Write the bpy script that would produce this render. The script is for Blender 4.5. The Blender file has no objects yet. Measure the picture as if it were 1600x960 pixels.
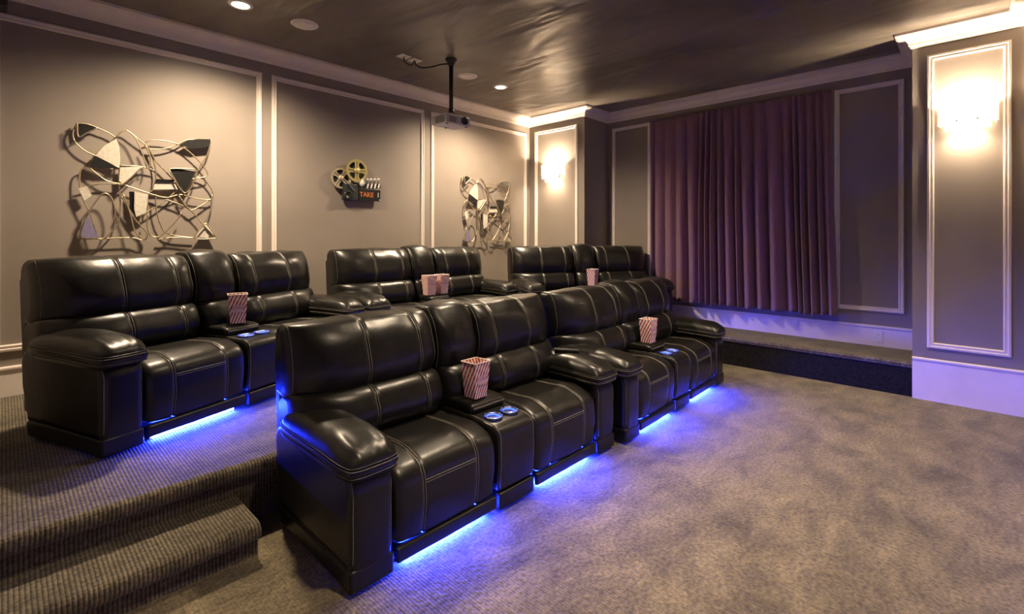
import bpy, bmesh, math, random
from mathutils import Vector, Matrix, noise
R = math.radians
scene = bpy.context.scene
C = scene.collection

# ------------------------------------------------------------------ camera
CAM = (0.0, -5.16, 1.5)
cd = bpy.data.cameras.new('camera'); cam = bpy.data.objects.new('camera', cd); C.objects.link(cam)
cam.location = CAM
cam.rotation_euler = (R(90), 0, -0.8106)
cd.sensor_fit = 'HORIZONTAL'; cd.sensor_width = 36.0
cd.lens = 757.63 / 1600 * 36.0
cd.shift_x = 0.0
cd.shift_y = -(480 - 369.56) / 1600
cd.clip_start = 0.02; cd.clip_end = 60
scene.camera = cam
# ------------------------------------------------------------------ world, exposure
w = bpy.data.worlds.new('world'); scene.world = w; w.use_nodes = True
w.node_tree.nodes['Background'].inputs[0].default_value = (0.5, 0.65, 1.0, 1)
w.node_tree.nodes['Background'].inputs[1].default_value = 0.4
vs = scene.view_settings
vs.view_transform = 'Standard'; vs.look = 'None'; vs.gamma = 1.0; vs.use_curve_mapping = False
vs.exposure = 1.0
CAN_W = 290.0          # watts of each recessed ceiling lamp
SCONCE_W = 42.0         # watts inside each sconce
SCONCE_E = 30.0       # emission of the sconce bulbs
LED_E = 560.0          # emission of the blue light strips
WARM = (1.0, 0.775, 0.53)
LEDC = (0.035, 0.05, 1.0)

# ------------------------------------------------------------------ materials
def mat(name, col, rough=0.6, metal=0.0, spec=0.5, emis=None, estr=0.0, coat=0.0, trans=0.0, alpha=None):
    m = bpy.data.materials.new(name); m.use_nodes = True
    b = m.node_tree.nodes['Principled BSDF']
    b.inputs['Base Color'].default_value = (*col, 1)
    b.inputs['Roughness'].default_value = rough
    b.inputs['Metallic'].default_value = metal
    b.inputs['Specular IOR Level'].default_value = spec
    b.inputs['Coat Weight'].default_value = coat
    b.inputs['Transmission Weight'].default_value = trans
    if emis:
        b.inputs['Emission Color'].default_value = (*emis, 1)
        b.inputs['Emission Strength'].default_value = estr
    return m
def N(m, t, **kw):
    n = m.node_tree.nodes.new(t)
    for k, v in kw.items():
        if k in n.inputs.keys(): n.inputs[k].default_value = v
        else: setattr(n, k, v)
    return n
def L(m, a, b): m.node_tree.links.new(a, b)
def BS(m): return m.node_tree.nodes['Principled BSDF']
def coords(m, scale=(1, 1, 1), rot=(0, 0, 0)):
    t = N(m, 'ShaderNodeTexCoord'); mp = N(m, 'ShaderNodeMapping')
    mp.inputs['Scale'].default_value = scale; mp.inputs['Rotation'].default_value = rot
    L(m, t.outputs['Object'], mp.inputs['Vector']); return mp.outputs[0]
def noise_col(m, scale, c1, c2, detail=4, lo=0.35, hi=0.65, vec=None):
    n = N(m, 'ShaderNodeTexNoise'); n.inputs['Scale'].default_value = scale; n.inputs['Detail'].default_value = detail
    L(m, vec or coords(m), n.inputs['Vector'])
    r = N(m, 'ShaderNodeValToRGB')
    r.color_ramp.elements[0].position = lo; r.color_ramp.elements[0].color = (*c1, 1)
    r.color_ramp.elements[1].position = hi; r.color_ramp.elements[1].color = (*c2, 1)
    L(m, n.outputs['Fac'], r.inputs['Fac']); return n, r
def bump(m, hsock, strength, dist, prev=None):
    b = N(m, 'ShaderNodeBump'); b.inputs['Strength'].default_value = strength; b.inputs['Distance'].default_value = dist
    L(m, hsock, b.inputs['Height'])
    if prev is not None: L(m, prev, b.inputs['Normal'])
    return b.outputs[0]
M = {}
# painted taupe wall
m = M['wall'] = mat('taupe_wall_paint', (0.2, 0.175, 0.155), 0.55, spec=0.35)
n, r = noise_col(m, 1.3, (0.25, 0.215, 0.185), (0.285, 0.246, 0.212)); L(m, r.outputs[0], BS(m).inputs['Base Color'])
n2 = N(m, 'ShaderNodeTexNoise'); n2.inputs['Scale'].default_value = 160; L(m, coords(m), n2.inputs['Vector'])
L(m, bump(m, n2.outputs['Fac'], 0.08, 0.002), BS(m).inputs['Normal'])
# white trim
m = M['trim'] = mat('cream_trim_paint', (0.62, 0.555, 0.50), 0.4, spec=0.4)
n, r = noise_col(m, 6, (0.76, 0.69, 0.63), (0.81, 0.735, 0.67)); L(m, r.outputs[0], BS(m).inputs['Base Color'])
# dark lacquered plaster ceiling with trowel waves
m = M['ceiling'] = mat('dark_polished_plaster', (0.062, 0.052, 0.042), 0.3, spec=0.5)
n, r = noise_col(m, 1.6, (0.125, 0.108, 0.09), (0.2, 0.172, 0.142), 5, vec=coords(m, (1, .45, 1), (0, 0, .5))); L(m, r.outputs[0], BS(m).inputs['Base Color'])
n2 = N(m, 'ShaderNodeTexNoise'); n2.inputs['Scale'].default_value = 2.2; n2.inputs['Detail'].default_value = 2.5; n2.inputs['Distortion'].default_value = 0.6
L(m, coords(m, (1, .35, 1), (0, 0, .6)), n2.inputs['Vector'])
L(m, bump(m, n2.outputs['Fac'], 1.0, 0.07), BS(m).inputs['Normal'])
BS(m).inputs['Roughness'].default_value = 0.33
# main floor carpet: cut loop, mottled by brushing
def carpet(name, c1, c2, c3, ribs, rb=0.55):
    m = mat(name, c1, 0.95, spec=0.1)
    BS(m).inputs['Sheen Weight'].default_value = 0.25; BS(m).inputs['Sheen Roughness'].default_value = 0.5
    n, r = noise_col(m, 2.8, c1, c2, 12, 0.34, 0.66, coords(m, (1, 1.7, 1), (0, 0, .4)))
    n.inputs['Roughness'].default_value = 0.68; n.inputs['Distortion'].default_value = 0.5
    f, r2 = noise_col(m, 55, (0.45,) * 3, (1.4,) * 3, 5, 0.3, 0.7)
    mx = N(m, 'ShaderNodeMix'); mx.data_type = 'RGBA'; mx.blend_type = 'MULTIPLY'; mx.inputs[0].default_value = 0.9
    L(m, r.outputs[0], mx.inputs[6]); L(m, r2.outputs[0], mx.inputs[7])
    wv = N(m, 'ShaderNodeTexWave'); wv.wave_type = 'BANDS'; wv.bands_direction = 'X'
    wv.inputs['Scale'].default_value = ribs; wv.inputs['Distortion'].default_value = 0.6; wv.inputs['Detail'].default_value = 1.0; wv.inputs['Detail Scale'].default_value = 3
    L(m, coords(m), wv.inputs['Vector'])
    rr = N(m, 'ShaderNodeValToRGB')
    rr.color_ramp.elements[0].position = 0.1; rr.color_ramp.elements[0].color = (*[c3] * 3, 1)
    rr.color_ramp.elements[1].position = 0.5; rr.color_ramp.elements[1].color = (1, 1, 1, 1)
    L(m, wv.outputs['Fac'], rr.inputs['Fac'])
    mx2 = N(m, 'ShaderNodeMix'); mx2.data_type = 'RGBA'; mx2.blend_type = 'MULTIPLY'; mx2.inputs[0].default_value = 1.0
    L(m, mx.outputs[2], mx2.inputs[6]); L(m, rr.outputs[0], mx2.inputs[7])
    L(m, mx2.outputs[2], BS(m).inputs['Base Color'])
    b1 = bump(m, f.outputs['Fac'], 0.8, 0.008)
    b2 = bump(m, wv.outputs['Fac'], rb, 0.008, b1)
    L(m, b2, BS(m).inputs['Normal'])
    return m
M['carpet'] = carpet('mottled_taupe_carpet', (0.085, 0.069, 0.042), (0.25, 0.206, 0.125), 0.86, 22.0, 0.2)
M['rib'] = carpet('ribbed_taupe_carpet', (0.10, 0.082, 0.052), (0.235, 0.195, 0.128), 0.3, 21.0)
m = M['riser'] = mat('black_riser_carpet', (0.014, 0.013, 0.014), 0.9, spec=0.1)
n, r = noise_col(m, 60, (0.009, 0.009, 0.01), (0.022, 0.02, 0.022)); L(m, r.outputs[0], BS(m).inputs['Base Color'])
L(m, bump(m, n.outputs['Fac'], 0.5, 0.005), BS(m).inputs['Normal'])
# black leather
m = M['leather'] = mat('black_bonded_leather', (0.009, 0.0085, 0.0075), 0.34, spec=0.42)
BS(m).inputs['Roughness'].default_value = 0.33
n, r = noise_col(m, 25, (0.008, 0.0076, 0.0068), (0.011, 0.0104, 0.0092), 3); L(m, r.outputs[0], BS(m).inputs['Base Color'])
wr = N(m, 'ShaderNodeTexNoise'); wr.inputs['Scale'].default_value = 14; wr.inputs['Detail'].default_value = 2.0; wr.inputs['Distortion'].default_value = 0.3
L(m, coords(m), wr.inputs['Vector'])
vo = N(m, 'ShaderNodeTexNoise'); vo.inputs['Scale'].default_value = 260; L(m, coords(m), vo.inputs['Vector'])
L(m, bump(m, vo.outputs['Fac'], 0.06, 0.001, bump(m, wr.outputs['Fac'], 0.2, 0.008)), BS(m).inputs['Normal'])
m = M['thread'] = mat('grey_topstitch_thread', (0.20, 0.185, 0.15), 0.6)
n, r = noise_col(m, 220, (0.10, 0.092, 0.075), (0.26, 0.24, 0.195)); L(m, r.outputs[0], BS(m).inputs['Base Color'])
m = M['shell'] = mat('black_vinyl_backing', (0.014, 0.013, 0.012), 0.45)
n, r = noise_col(m, 40, (0.011,) * 3, (0.018,) * 3); L(m, r.outputs[0], BS(m).inputs['Base Color'])
M['led'] = mat('blue_light_strip', (0.1, 0.15, 0.9), 0.4, emis=(0.012, 0.03, 1.0), estr=LED_E)
M['cupled'] = mat('blue_cup_light', (0.1, 0.15, 0.9), 0.4, emis=(0.05, 0.12, 1.0), estr=1.6)
M['chrome'] = mat('polished_chrome', (0.7, 0.7, 0.7), 0.15, 1.0)
M['cupmetal'] = mat('brushed_steel_cup', (0.35, 0.38, 0.45), 0.3, 1.0)
for k, c, ro, me in (('gold', (0.50, 0.42, 0.29), 0.42, 0.9), ('art_dark', (0.045, 0.045, 0.043), 0.3, 0.6), ('art_cream', (0.70, 0.66, 0.56), 0.3, 0.2),
                 ('art_black', (0.006, 0.006, 0.006), 0.35, 0.0), ('art_lavender', (0.30, 0.27, 0.42), 0.3, 0.3), ('brass', (0.52, 0.45, 0.19), 0.42, 0.55),
                 ('pale_brass', (0.50, 0.44, 0.30), 0.42, 0.5), ('gunmetal', (0.07, 0.08, 0.08), 0.4, 0.8), ('orange', (0.75, 0.20, 0.03), 0.5, 0.0),
                 ('offwhite', (0.82, 0.79, 0.74), 0.5, 0.0), ('projgrey', (0.55, 0.52, 0.50), 0.45, 0.0), ('projdark', (0.04, 0.038, 0.033), 0.5, 0.0),
                 ('black', (0.012, 0.012, 0.012), 0.4, 0.0), ('button', (0.12, 0.12, 0.12), 0.5, 0.0), ('spkgrille', (0.74, 0.70, 0.65), 0.7, 0.0), ('tan', (0.45, 0.27, 0.18), 0.7, 0.0)):
    m = M[k] = mat(k + '_surface', c, ro, me)
    n, r = noise_col(m, 45, tuple(x * 0.88 for x in c), tuple(min(1, x * 1.08) for x in c)); L(m, r.outputs[0], BS(m).inputs['Base Color'])
M['can'] = mat('warm_lamp_lens', (0.9, 0.85, 0.75), 0.4, emis=(1.0, 0.86, 0.66), estr=14.0)
M['bulb'] = mat('warm_bulb', (1, 0.9, 0.8), 0.4, emis=(1.0, 0.83, 0.62), estr=SCONCE_E)
m = M['frost'] = mat('frosted_white_glass', (0.95, 0.93, 0.9), 0.35, spec=0.5, trans=0.0)
tr = N(m, 'ShaderNodeBsdfTranslucent'); tr.inputs[0].default_value = (1.0, 0.95, 0.88, 1)
tp = N(m, 'ShaderNodeBsdfTransparent'); a1 = N(m, 'ShaderNodeMixShader'); a1.inputs[0].default_value = 0.75
a2 = N(m, 'ShaderNodeMixShader'); a2.inputs[0].default_value = 0.35
L(m, BS(m).outputs[0], a1.inputs[1]); L(m, tr.outputs[0], a1.inputs[2]); L(m, a1.outputs[0], a2.inputs[1]); L(m, tp.outputs[0], a2.inputs[2])
L(m, a2.outputs[0], m.node_tree.nodes['Material Output'].inputs[0])
# curtain
m = M['curtain'] = mat('plum_curtain_cloth', (0.105, 0.05, 0.085), 0.85, spec=0.15)
BS(m).inputs['Sheen Weight'].default_value = 0.3
n, r = noise_col(m, 30, (0.22, 0.118, 0.165), (0.275, 0.15, 0.21), vec=coords(m, (8, 8, .4))); L(m, r.outputs[0], BS(m).inputs['Base Color'])
# striped popcorn box
m = M['popbox'] = mat('red_white_striped_card', (0.8, 0.7, 0.65), 0.6, spec=0.25)
tc = N(m, 'ShaderNodeTexCoord'); sp = N(m, 'ShaderNodeSeparateXYZ'); L(m, tc.outputs['UV'], sp.inputs[0])
ma = N(m, 'ShaderNodeMath'); ma.operation = 'MULTIPLY'; ma.inputs[1].default_value = 5.0; L(m, sp.outputs[0], ma.inputs[0])
mb = N(m, 'ShaderNodeMath'); mb.operation = 'MULTIPLY'; mb.inputs[1].default_value = -4.2; L(m, sp.outputs[1], mb.inputs[0])
mc = N(m, 'ShaderNodeMath'); mc.operation = 'ADD'; L(m, ma.outputs[0], mc.inputs[0]); L(m, mb.outputs[0], mc.inputs[1])
fr = N(m, 'ShaderNodeMath'); fr.operation = 'FRACT'; L(m, mc.outputs[0], fr.inputs[0])
rp_ = N(m, 'ShaderNodeValToRGB'); rp_.color_ramp.interpolation = 'CONSTANT'
rp_.color_ramp.elements[0].color = (0.42, 0.035, 0.03, 1); rp_.color_ramp.elements[1].position = 0.42; rp_.color_ramp.elements[1].color = (0.86, 0.76, 0.70, 1)
L(m, fr.outputs[0], rp_.inputs[0]); L(m, rp_.outputs[0], BS(m).inputs['Base Color'])
M['popin'] = mat('white_card_inside', (0.8, 0.74, 0.68), 0.7)
M['popprint'] = mat('purple_print', (0.30, 0.10, 0.30), 0.6)
M['poppatch'] = mat('pink_print', (0.72, 0.47, 0.47), 0.6)
M['pane'] = mat('daylight_pane', (0.5, 0.6, 0.8), 0.1, emis=(0.45, 0.6, 1.0), estr=0.8)

# ------------------------------------------------------------------ builders
class MB:
    def __init__(s): s.v = []; s.f = []; s.sm = []
    def add(s, vs_, fs, smooth=False):
        o = len(s.v); s.v += [tuple(q) for q in vs_]
        for q in fs: s.f.append(tuple(o + i for i in q)); s.sm.append(smooth)
        return s
    def box(s, x0, x1, y0, y1, z0, z1):
        vs_ = [(x, y, z) for z in (z0, z1) for y in (y0, y1) for x in (x0, x1)]
        return s.add(vs_, [(0, 2, 3, 1), (4, 5, 7, 6), (0, 1, 5, 4), (2, 6, 7, 3), (0, 4, 6, 2), (1, 3, 7, 5)])
    def tube(s, pts, r, n=6, closed=False, flat=1.0):
        P = [Vector(p) for p in pts]; k = len(P)
        if k < 2: return s
        o = len(s.v); up = None
        for i in range(k):
            a = P[(i - 1) % k] if (closed or i) else P[0]; b = P[(i + 1) % k] if (closed or i < k - 1) else P[-1]
            t = (b - a)
            if t.length < 1e-9: t = Vector((0, 0, 1))
            t.normalize()
            if up is None:
                up = Vector((0, 0, 1)) if abs(t.z) < 0.9 else Vector((1, 0, 0))
            u = t.cross(up)
            if u.length < 1e-6: u = t.cross(Vector((0, 1, 0)))
            u.normalize(); vv = u.cross(t); up = vv
            for j in range(n):
                a_ = 2 * math.pi * j / n
                s.v.append(tuple(P[i] + u * (r * math.cos(a_)) + vv * (r * flat * math.sin(a_))))
        m_ = k if closed else k - 1
        for i in range(m_):
            for j in range(n):
                i2 = (i + 1) % k; j2 = (j + 1) % n
                s.f.append((o + i * n + j, o + i * n + j2, o + i2 * n + j2, o + i2 * n + j)); s.sm.append(True)
        if not closed:
            s.f.append(tuple(o + j for j in range(n))[::-1]); s.sm.append(False)
            s.f.append(tuple(o + (k - 1) * n + j for j in range(n))); s.sm.append(False)
        return s
    def lathe(s, prof, n=24, c=(0, 0, 0), axis='Z', smooth=True, cap=True):
        o = len(s.v)
        for (r_, h) in prof:
            for j in range(n):
                a = 2 * math.pi * j / n; x, y = r_ * math.cos(a), r_ * math.sin(a)
                if axis == 'Z': q = (c[0] + x, c[1] + y, c[2] + h)
                elif axis == 'Y': q = (c[0] + x, c[1] + h, c[2] + y)
                else: q = (c[0] + h, c[1] + x, c[2] + y)
                s.v.append(q)
        for i in range(len(prof) - 1):
            for j in range(n):
                j2 = (j + 1) % n
                s.f.append((o + i * n + j, o + i * n + j2, o + (i + 1) * n + j2, o + (i + 1) * n + j)); s.sm.append(smooth)
        if cap:
            if prof[0][0] > 1e-5: s.f.append(tuple(o + j for j in range(n))[::-1]); s.sm.append(False)
            if prof[-1][0] > 1e-5: s.f.append(tuple(o + (len(prof) - 1) * n + j for j in range(n))); s.sm.append(False)
        return s
    def prism(s, poly, a0, a1, axis='Y'):
        # poly of 2-D points extruded between a0 and a1 along axis (Y: poly is x,z)
        def P(p, a):
            return (p[0], a, p[1]) if axis == 'Y' else ((a, p[0], p[1]) if axis == 'X' else (p[0], p[1], a))
        k = len(poly); o = [P(p, a0) for p in poly] + [P(p, a1) for p in poly]
        fs = [tuple(range(k)), tuple(range(2 * k - 1, k - 1, -1))] + [(i, (i + 1) % k, k + (i + 1) % k, k + i) for i in range(k)]
        return s.add(o, fs)
    def build(s, name, material, parent=None, bevel=0.0, seg=2, fixn=True):
        me = bpy.data.meshes.new(name); me.from_pydata(s.v, [], s.f); me.validate()
        if len(me.polygons) == len(s.sm): me.polygons.foreach_set('use_smooth', s.sm)
        if fixn or bevel:
            bm = bmesh.new(); bm.from_mesh(me)
            bmesh.ops.recalc_face_normals(bm, faces=bm.faces)
            if bevel:
                es = [e for e in bm.edges if len(e.link_faces) == 2 and e.calc_face_angle(0) > 0.5]
                bmesh.ops.bevel(bm, geom=es, offset=bevel, segments=seg, affect='EDGES', profile=0.6)
            bm.to_mesh(me); bm.free()
        me.materials.append(M[material] if isinstance(material, str) else material)
        o = bpy.data.objects.new(name, me); C.objects.link(o)
        if parent: o.parent = parent
        return o
def tag(o, label, cat, group=None):
    o['label'] = label; o['category'] = cat
    if group: o['group'] = group
    return o
def struct(o, label=None):
    o['kind'] = 'structure'
    if label: o['label'] = label
    return o
def empty(name, loc=(0, 0, 0), rz=0.0):
    o = bpy.data.objects.new(name, None); C.objects.link(o); o.location = loc; o.rotation_euler = (0, 0, rz); return o
def copy_tree(o, parent=None):
    c = o.copy(); C.objects.link(c); c.parent = parent
    for ch in list(o.children): copy_tree(ch, c)
    return c
def smooth_path(pts, sub=5, closed=False):
    P = [Vector(p) for p in pts]; out = []; k = len(P)
    for i in range(k if closed else k - 1):
        if closed: a, b, c_, d = P[(i - 1) % k], P[i], P[(i + 1) % k], P[(i + 2) % k]
        else: a, b, c_, d = P[max(i - 1, 0)], P[i], P[i + 1], P[min(i + 2, k - 1)]
        for j in range(sub):
            t = j / sub
            out.append(0.5 * ((2 * b) + (c_ - a) * t + (2 * a - 5 * b + 4 * c_ - d) * t * t + (3 * b - a - 3 * c_ + d) * t ** 3))
    if not closed: out.append(P[-1])
    return out

# ------------------------------------------------------------------ the room
XL, XP, XR, YF, YB, ZC, PL = -0.15, 5.841, 6.463, -5.5, 0.0, 3.38, 0.321
YR0, YR1 = -4.75, -1.06          # the curtain recess between the two pilasters
PE = -2.445                       # nosing of the platform
def rod(x0, x1, y0, y1, z0, z1, name, material, kind=True, bevel=0.0):
    o = MB().box(x0, x1, y0, y1, z0, z1).build(name, material, bevel=bevel)
    if kind: struct(o)
    return o
rod(XL - .1, XP + .05, YF - .1, YB + .1, -0.1, 0, 'floor', 'carpet')
rod(XL - .1, XR + .1, YF - .1, YB + .1, ZC, ZC + .1, 'ceiling', 'ceiling')
rod(XL - .1, XR + .1, YB, YB + .1, 0, ZC, 'wall_back', 'wall')
rod(XL - .1, XL, YF - .1, YB, 0, ZC, 'wall_left', 'wall')
rod(XL, XR + .1, YF - .1, YF, 0, ZC, 'wall_front', 'wall')
# right wall: two pilasters and the recess between them
struct(MB().box(XP, XR + .1, YR1, YB, 0, ZC).build('wall_right_rear_pilaster', 'wall'))
struct(MB().box(XP, XR + .1, YF, YR0, 0, ZC).build('wall_right_front_pilaster', 'wall'))
# recess wall with the window opening
WY0, WY1, WZ0, WZ1 = -3.97, -1.86, 0.92, 3.0
mb = MB(); mb.box(XR, XR + .1, YR0, WY0, 0, ZC); mb.box(XR, XR + .1, WY1, YR1, 0, ZC)
mb.box(XR, XR + .1, WY0, WY1, 0, WZ0); mb.box(XR, XR + .1, WY0, WY1, WZ1, ZC)
struct(mb.build('wall_right_recess', 'wall'))
win = MB(); 
for a in ((WY0, WY0 + .05, WZ0, WZ1), (WY1 - .05, WY1, WZ0, WZ1), (WY0, WY1, WZ0, WZ0 + .05), (WY0, WY1, WZ1 - .05, WZ1), ((WY0 + WY1) / 2 - .025, (WY0 + WY1) / 2 + .025, WZ0, WZ1)):
    win.box(XR + .03, XR + .08, *a)
wn = struct(win.build('window_1', 'trim'), 'white window frame behind the plum curtain')
MB().box(XR + .05, XR + .055, WY0 + .02, WY1 - .02, WZ0 + .02, WZ1 - .02).build('pane', 'pane', wn)

# platform with a rounded carpeted nosing, reaching into the recess
def nosing(path_fn, z, depth, r, seg=8):
    pass
def profile_run(prof, x0, x1, name, material):
    # prof: (y,z) outline extruded along x
    return MB().prism(prof, x0, x1, 'X').build(name, material)
def nose_prof(yn, z, back, low, r=0.04, over=0.045):
    # a tread: flat top, bullnose of radius r, undercut riser, down to low
    pts = [(back, low), (back, z)]
    for i in range(9):
        a = math.pi / 2 + math.pi * i / 8
        pts.append((yn + r + r * math.cos(a), z - r + r * math.sin(a)))
    pts += [(yn + over, z - 2 * r), (yn + over, low)]
    return pts
o = profile_run(nose_prof(PE, PL, YB, 0.0), XL, XP, 'floor_platform', 'rib'); struct(o, 'ribbed carpet platform under the back row of sofas')
for p_ in o.data.polygons: p_.use_smooth = False
# recess ledge: floor level with the platform, dark riser below its nosing
def nose_prof_x(xn, z, back, r=0.03):
    pts = [(back, z - 2 * r), (back, z)]
    for i in range(9):
        a = math.pi / 2 + math.pi * i / 8
        pts.append((xn + r + r * math.cos(a), z - r + r * math.sin(a)))
    return pts
pr = nose_prof_x(XP - 0.005, PL + .004, XR)
o = MB(); k = len(pr)
o.add([(x, YR0, z) for x, z in pr] + [(x, YR1, z) for x, z in pr], [tuple(range(k)), tuple(range(2 * k - 1, k - 1, -1))] + [(i, (i + 1) % k, k + (i + 1) % k, k + i) for i in range(k)])
struct(o.build('floor_recess_ledge', 'rib'), 'carpeted ledge below the plum curtain')
rod(XP + .015, XR, YR0, YR1, 0, PL - .056, 'trim_recess_riser', 'riser')
# the carpeted half step in front of the platform
st = MB().prism(nose_prof(-2.76, 0.160, PE + .046, 0.0), XL + .002, 0.833, 'X').build('step', 'rib')
struct(st, 'short carpeted step below the platform edge')

# crown moulding: a cove profile run along the walls (offset from wall, z)
CR = [(0, 3.245), (0.012, 3.245), (0.016, 3.262), (0.026, 3.268)]
for i in range(8):
    a = math.pi / 2 * i / 7
    CR.append((0.026 + 0.078 * (1 - math.cos(a)), 3.268 + 0.075 * math.sin(a)))
CR += [(0.112, 3.352), (0.12, 3.356), (0.12, ZC)]
def crown(path, inward, name):
    # path of wall corners; inward normals per segment; mitred at each corner
    mb = MB(); rings = []
    k = len(path)
    for i in range(k):
        if i == 0: d = Vector(inward[0])
        elif i == k - 1: d = Vector(inward[-1])
        else: d = Vector(inward[i - 1]) + Vector(inward[i])
        rings.append([(path[i][0] + d.x * e, path[i][1] + d.y * e, z) for e, z in CR])
    n_ = len(CR); vs_ = [q for r_ in rings for q in r_]
    fs = [(i * n_ + j, i * n_ + j + 1, (i + 1) * n_ + j + 1, (i + 1) * n_ + j) for i in range(k - 1) for j in range(n_ - 1)]
    mb.add(vs_, fs)
    return struct(mb.build(name, 'trim', fixn=False))
crown([(XL, YF), (XL, YB), (XP, YB), (XP, YR1), (XR, YR1), (XR, YR0), (XP, YR0), (XP, YF), (XL, YF)],
      [(1, 0), (0, -1), (-1, 0), (0, -1), (-1, 0), (0, 1), (-1, 0), (0, 1)], 'trim_crown')
# baseboards with a cap
def baseboard(name, p0, p1, nrm, z0, z1):
    mb = MB(); nx, ny = nrm
    prof = [(0, z0), (.016, z0), (.016, z1 - .034), (.022, z1 - .03), (.028, z1 - .02), (.028, z1 - .008), (.02, z1), (0, z1)]
    k = len(prof)
    mb.add([(p0[0] + nx * e, p0[1] + ny * e, z) for e, z in prof] + [(p1[0] + nx * e, p1[1] + ny * e, z) for e, z in prof],
           [tuple(range(k)), tuple(range(2 * k - 1, k - 1, -1))] + [(i, (i + 1) % k, k + (i + 1) % k, k + i) for i in range(k)])
    return struct(mb.build(name, 'trim'))
baseboard('baseboard_back', (XL, YB), (XP, YB), (0, -1), PL, .542)
baseboard('baseboard_rear_pilaster', (XP, YR1), (XP, YB - .03), (-1, 0), PL, .542)
baseboard('baseboard_rear_pilaster_return', (XP, YR1), (XR, YR1), (0, -1), PL, .542)
baseboard('baseboard_recess', (XR, YR0), (XR, YR1), (-1, 0), PL, .546)
baseboard('baseboard_front_pilaster', (XP, YF), (XP, YR0), (-1, 0), 0, .386)
baseboard('baseboard_front', (XL, YF), (XP - .03, YF), (0, 1), 0, .386)
baseboard('baseboard_left', (XL, YF + .03), (XL, PE - .36), (1, 0), 0, .386)
# picture-frame mouldings on the walls
FP = [(0, 0), (0, .014), (.006, .022), (.018, .024), (.024, .015), (.031, .013), (.037, .019), (.043, .019), (.048, .01), (.05, 0)]
cnt = [0]
def frame(wall, a0, a1, z0, z1, label):
    cnt[0] += 1; mb = MB(); k = len(FP); vs_ = []
    for (a, z, sa, sz) in ((a0, z0, 1, 1), (a1, z0, -1, 1), (a1, z1, -1, -1), (a0, z1, 1, -1)):
        for (i, h) in FP:
            aa, zz = a + sa * i, z + sz * i
            if wall == 'back': vs_.append((aa, YB - h, zz))
            elif wall == 'pil': vs_.append((XP - h, aa, zz))
            else: vs_.append((XR - h, aa, zz))
    fs = [(c * k + j, c * k + j + 1, ((c + 1) % 4) * k + j + 1, ((c + 1) % 4) * k + j) for c in range(4) for j in range(k - 1)]
    mb.add(vs_, fs)
    return struct(mb.build('trim_%d' % cnt[0], 'trim'), label)
frame('back', -.06, 1.79, .651, 3.136, 'picture-frame moulding around the large wire wall art')
frame('back', 1.885, 3.764, .651, 3.136, 'picture-frame moulding around the film reel ornament')
frame('back', 3.876, 5.749, .651, 3.136, 'picture-frame moulding on the back wall nearest the corner')
frame('pil', -.949, -.116, .651, 3.153, 'picture-frame moulding around the sconce in the far corner')
frame('pil', -5.395, -4.854, .483, 3.151, 'tall picture-frame moulding around the large sconce at right')
frame('rec', -1.785, -1.148, .692, 3.15, 'narrow moulding left of the plum curtain')
frame('rec', -4.644, -4.031, .692, 3.14, 'moulding right of the plum curtain')

# ------------------------------------------------------------------ sofa
def rounded(pts, ds=0.022, na=6):
    # pts: (y, z, radius) -> dense closed outline
    out = []; k = len(pts)
    for i in range(k):
        p = Vector(pts[i][:2]); a = Vector(pts[i - 1][:2]); b = Vector(pts[(i + 1) % k][:2]); r = pts[i][2]
        u = (a - p); v = (b - p); lu, lv = u.length, v.length; u.normalize(); v.normalize()
        ang = math.acos(max(-1, min(1, u.dot(v))))
        t = min(r / math.tan(ang / 2), lu * .49, lv * .49) if r > 0 else 0
        if t < 1e-4: out.append(p); continue
        rr = t * math.tan(ang / 2); c_ = p + (u + v).normalized() * (rr / math.sin(ang / 2))
        s0 = p + u * t - c_; s1 = p + v * t - c_
        for j in range(na + 1):
            q = s0.lerp(s1, j / na); out.append(c_ + q.normalized() * rr)
    # resample long edges
    res = []; k = len(out)
    for i in range(k):
        a, b = out[i], out[(i + 1) % k]; d = (b - a).length; n_ = max(1, int(d / ds))
        for j in range(n_): res.append(a.lerp(b, j / n_))
    return res
def normals2(P):
    k = len(P); N_ = []; area = sum(P[i].x * P[(i + 1) % k].y - P[(i + 1) % k].x * P[i].y for i in range(k))
    sg = 1 if area > 0 else -1
    for i in range(k):
        t = (P[(i + 1) % k] - P[i - 1]).normalized(); N_.append(Vector((t.y, -t.x)) * sg)
    return N_
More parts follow.
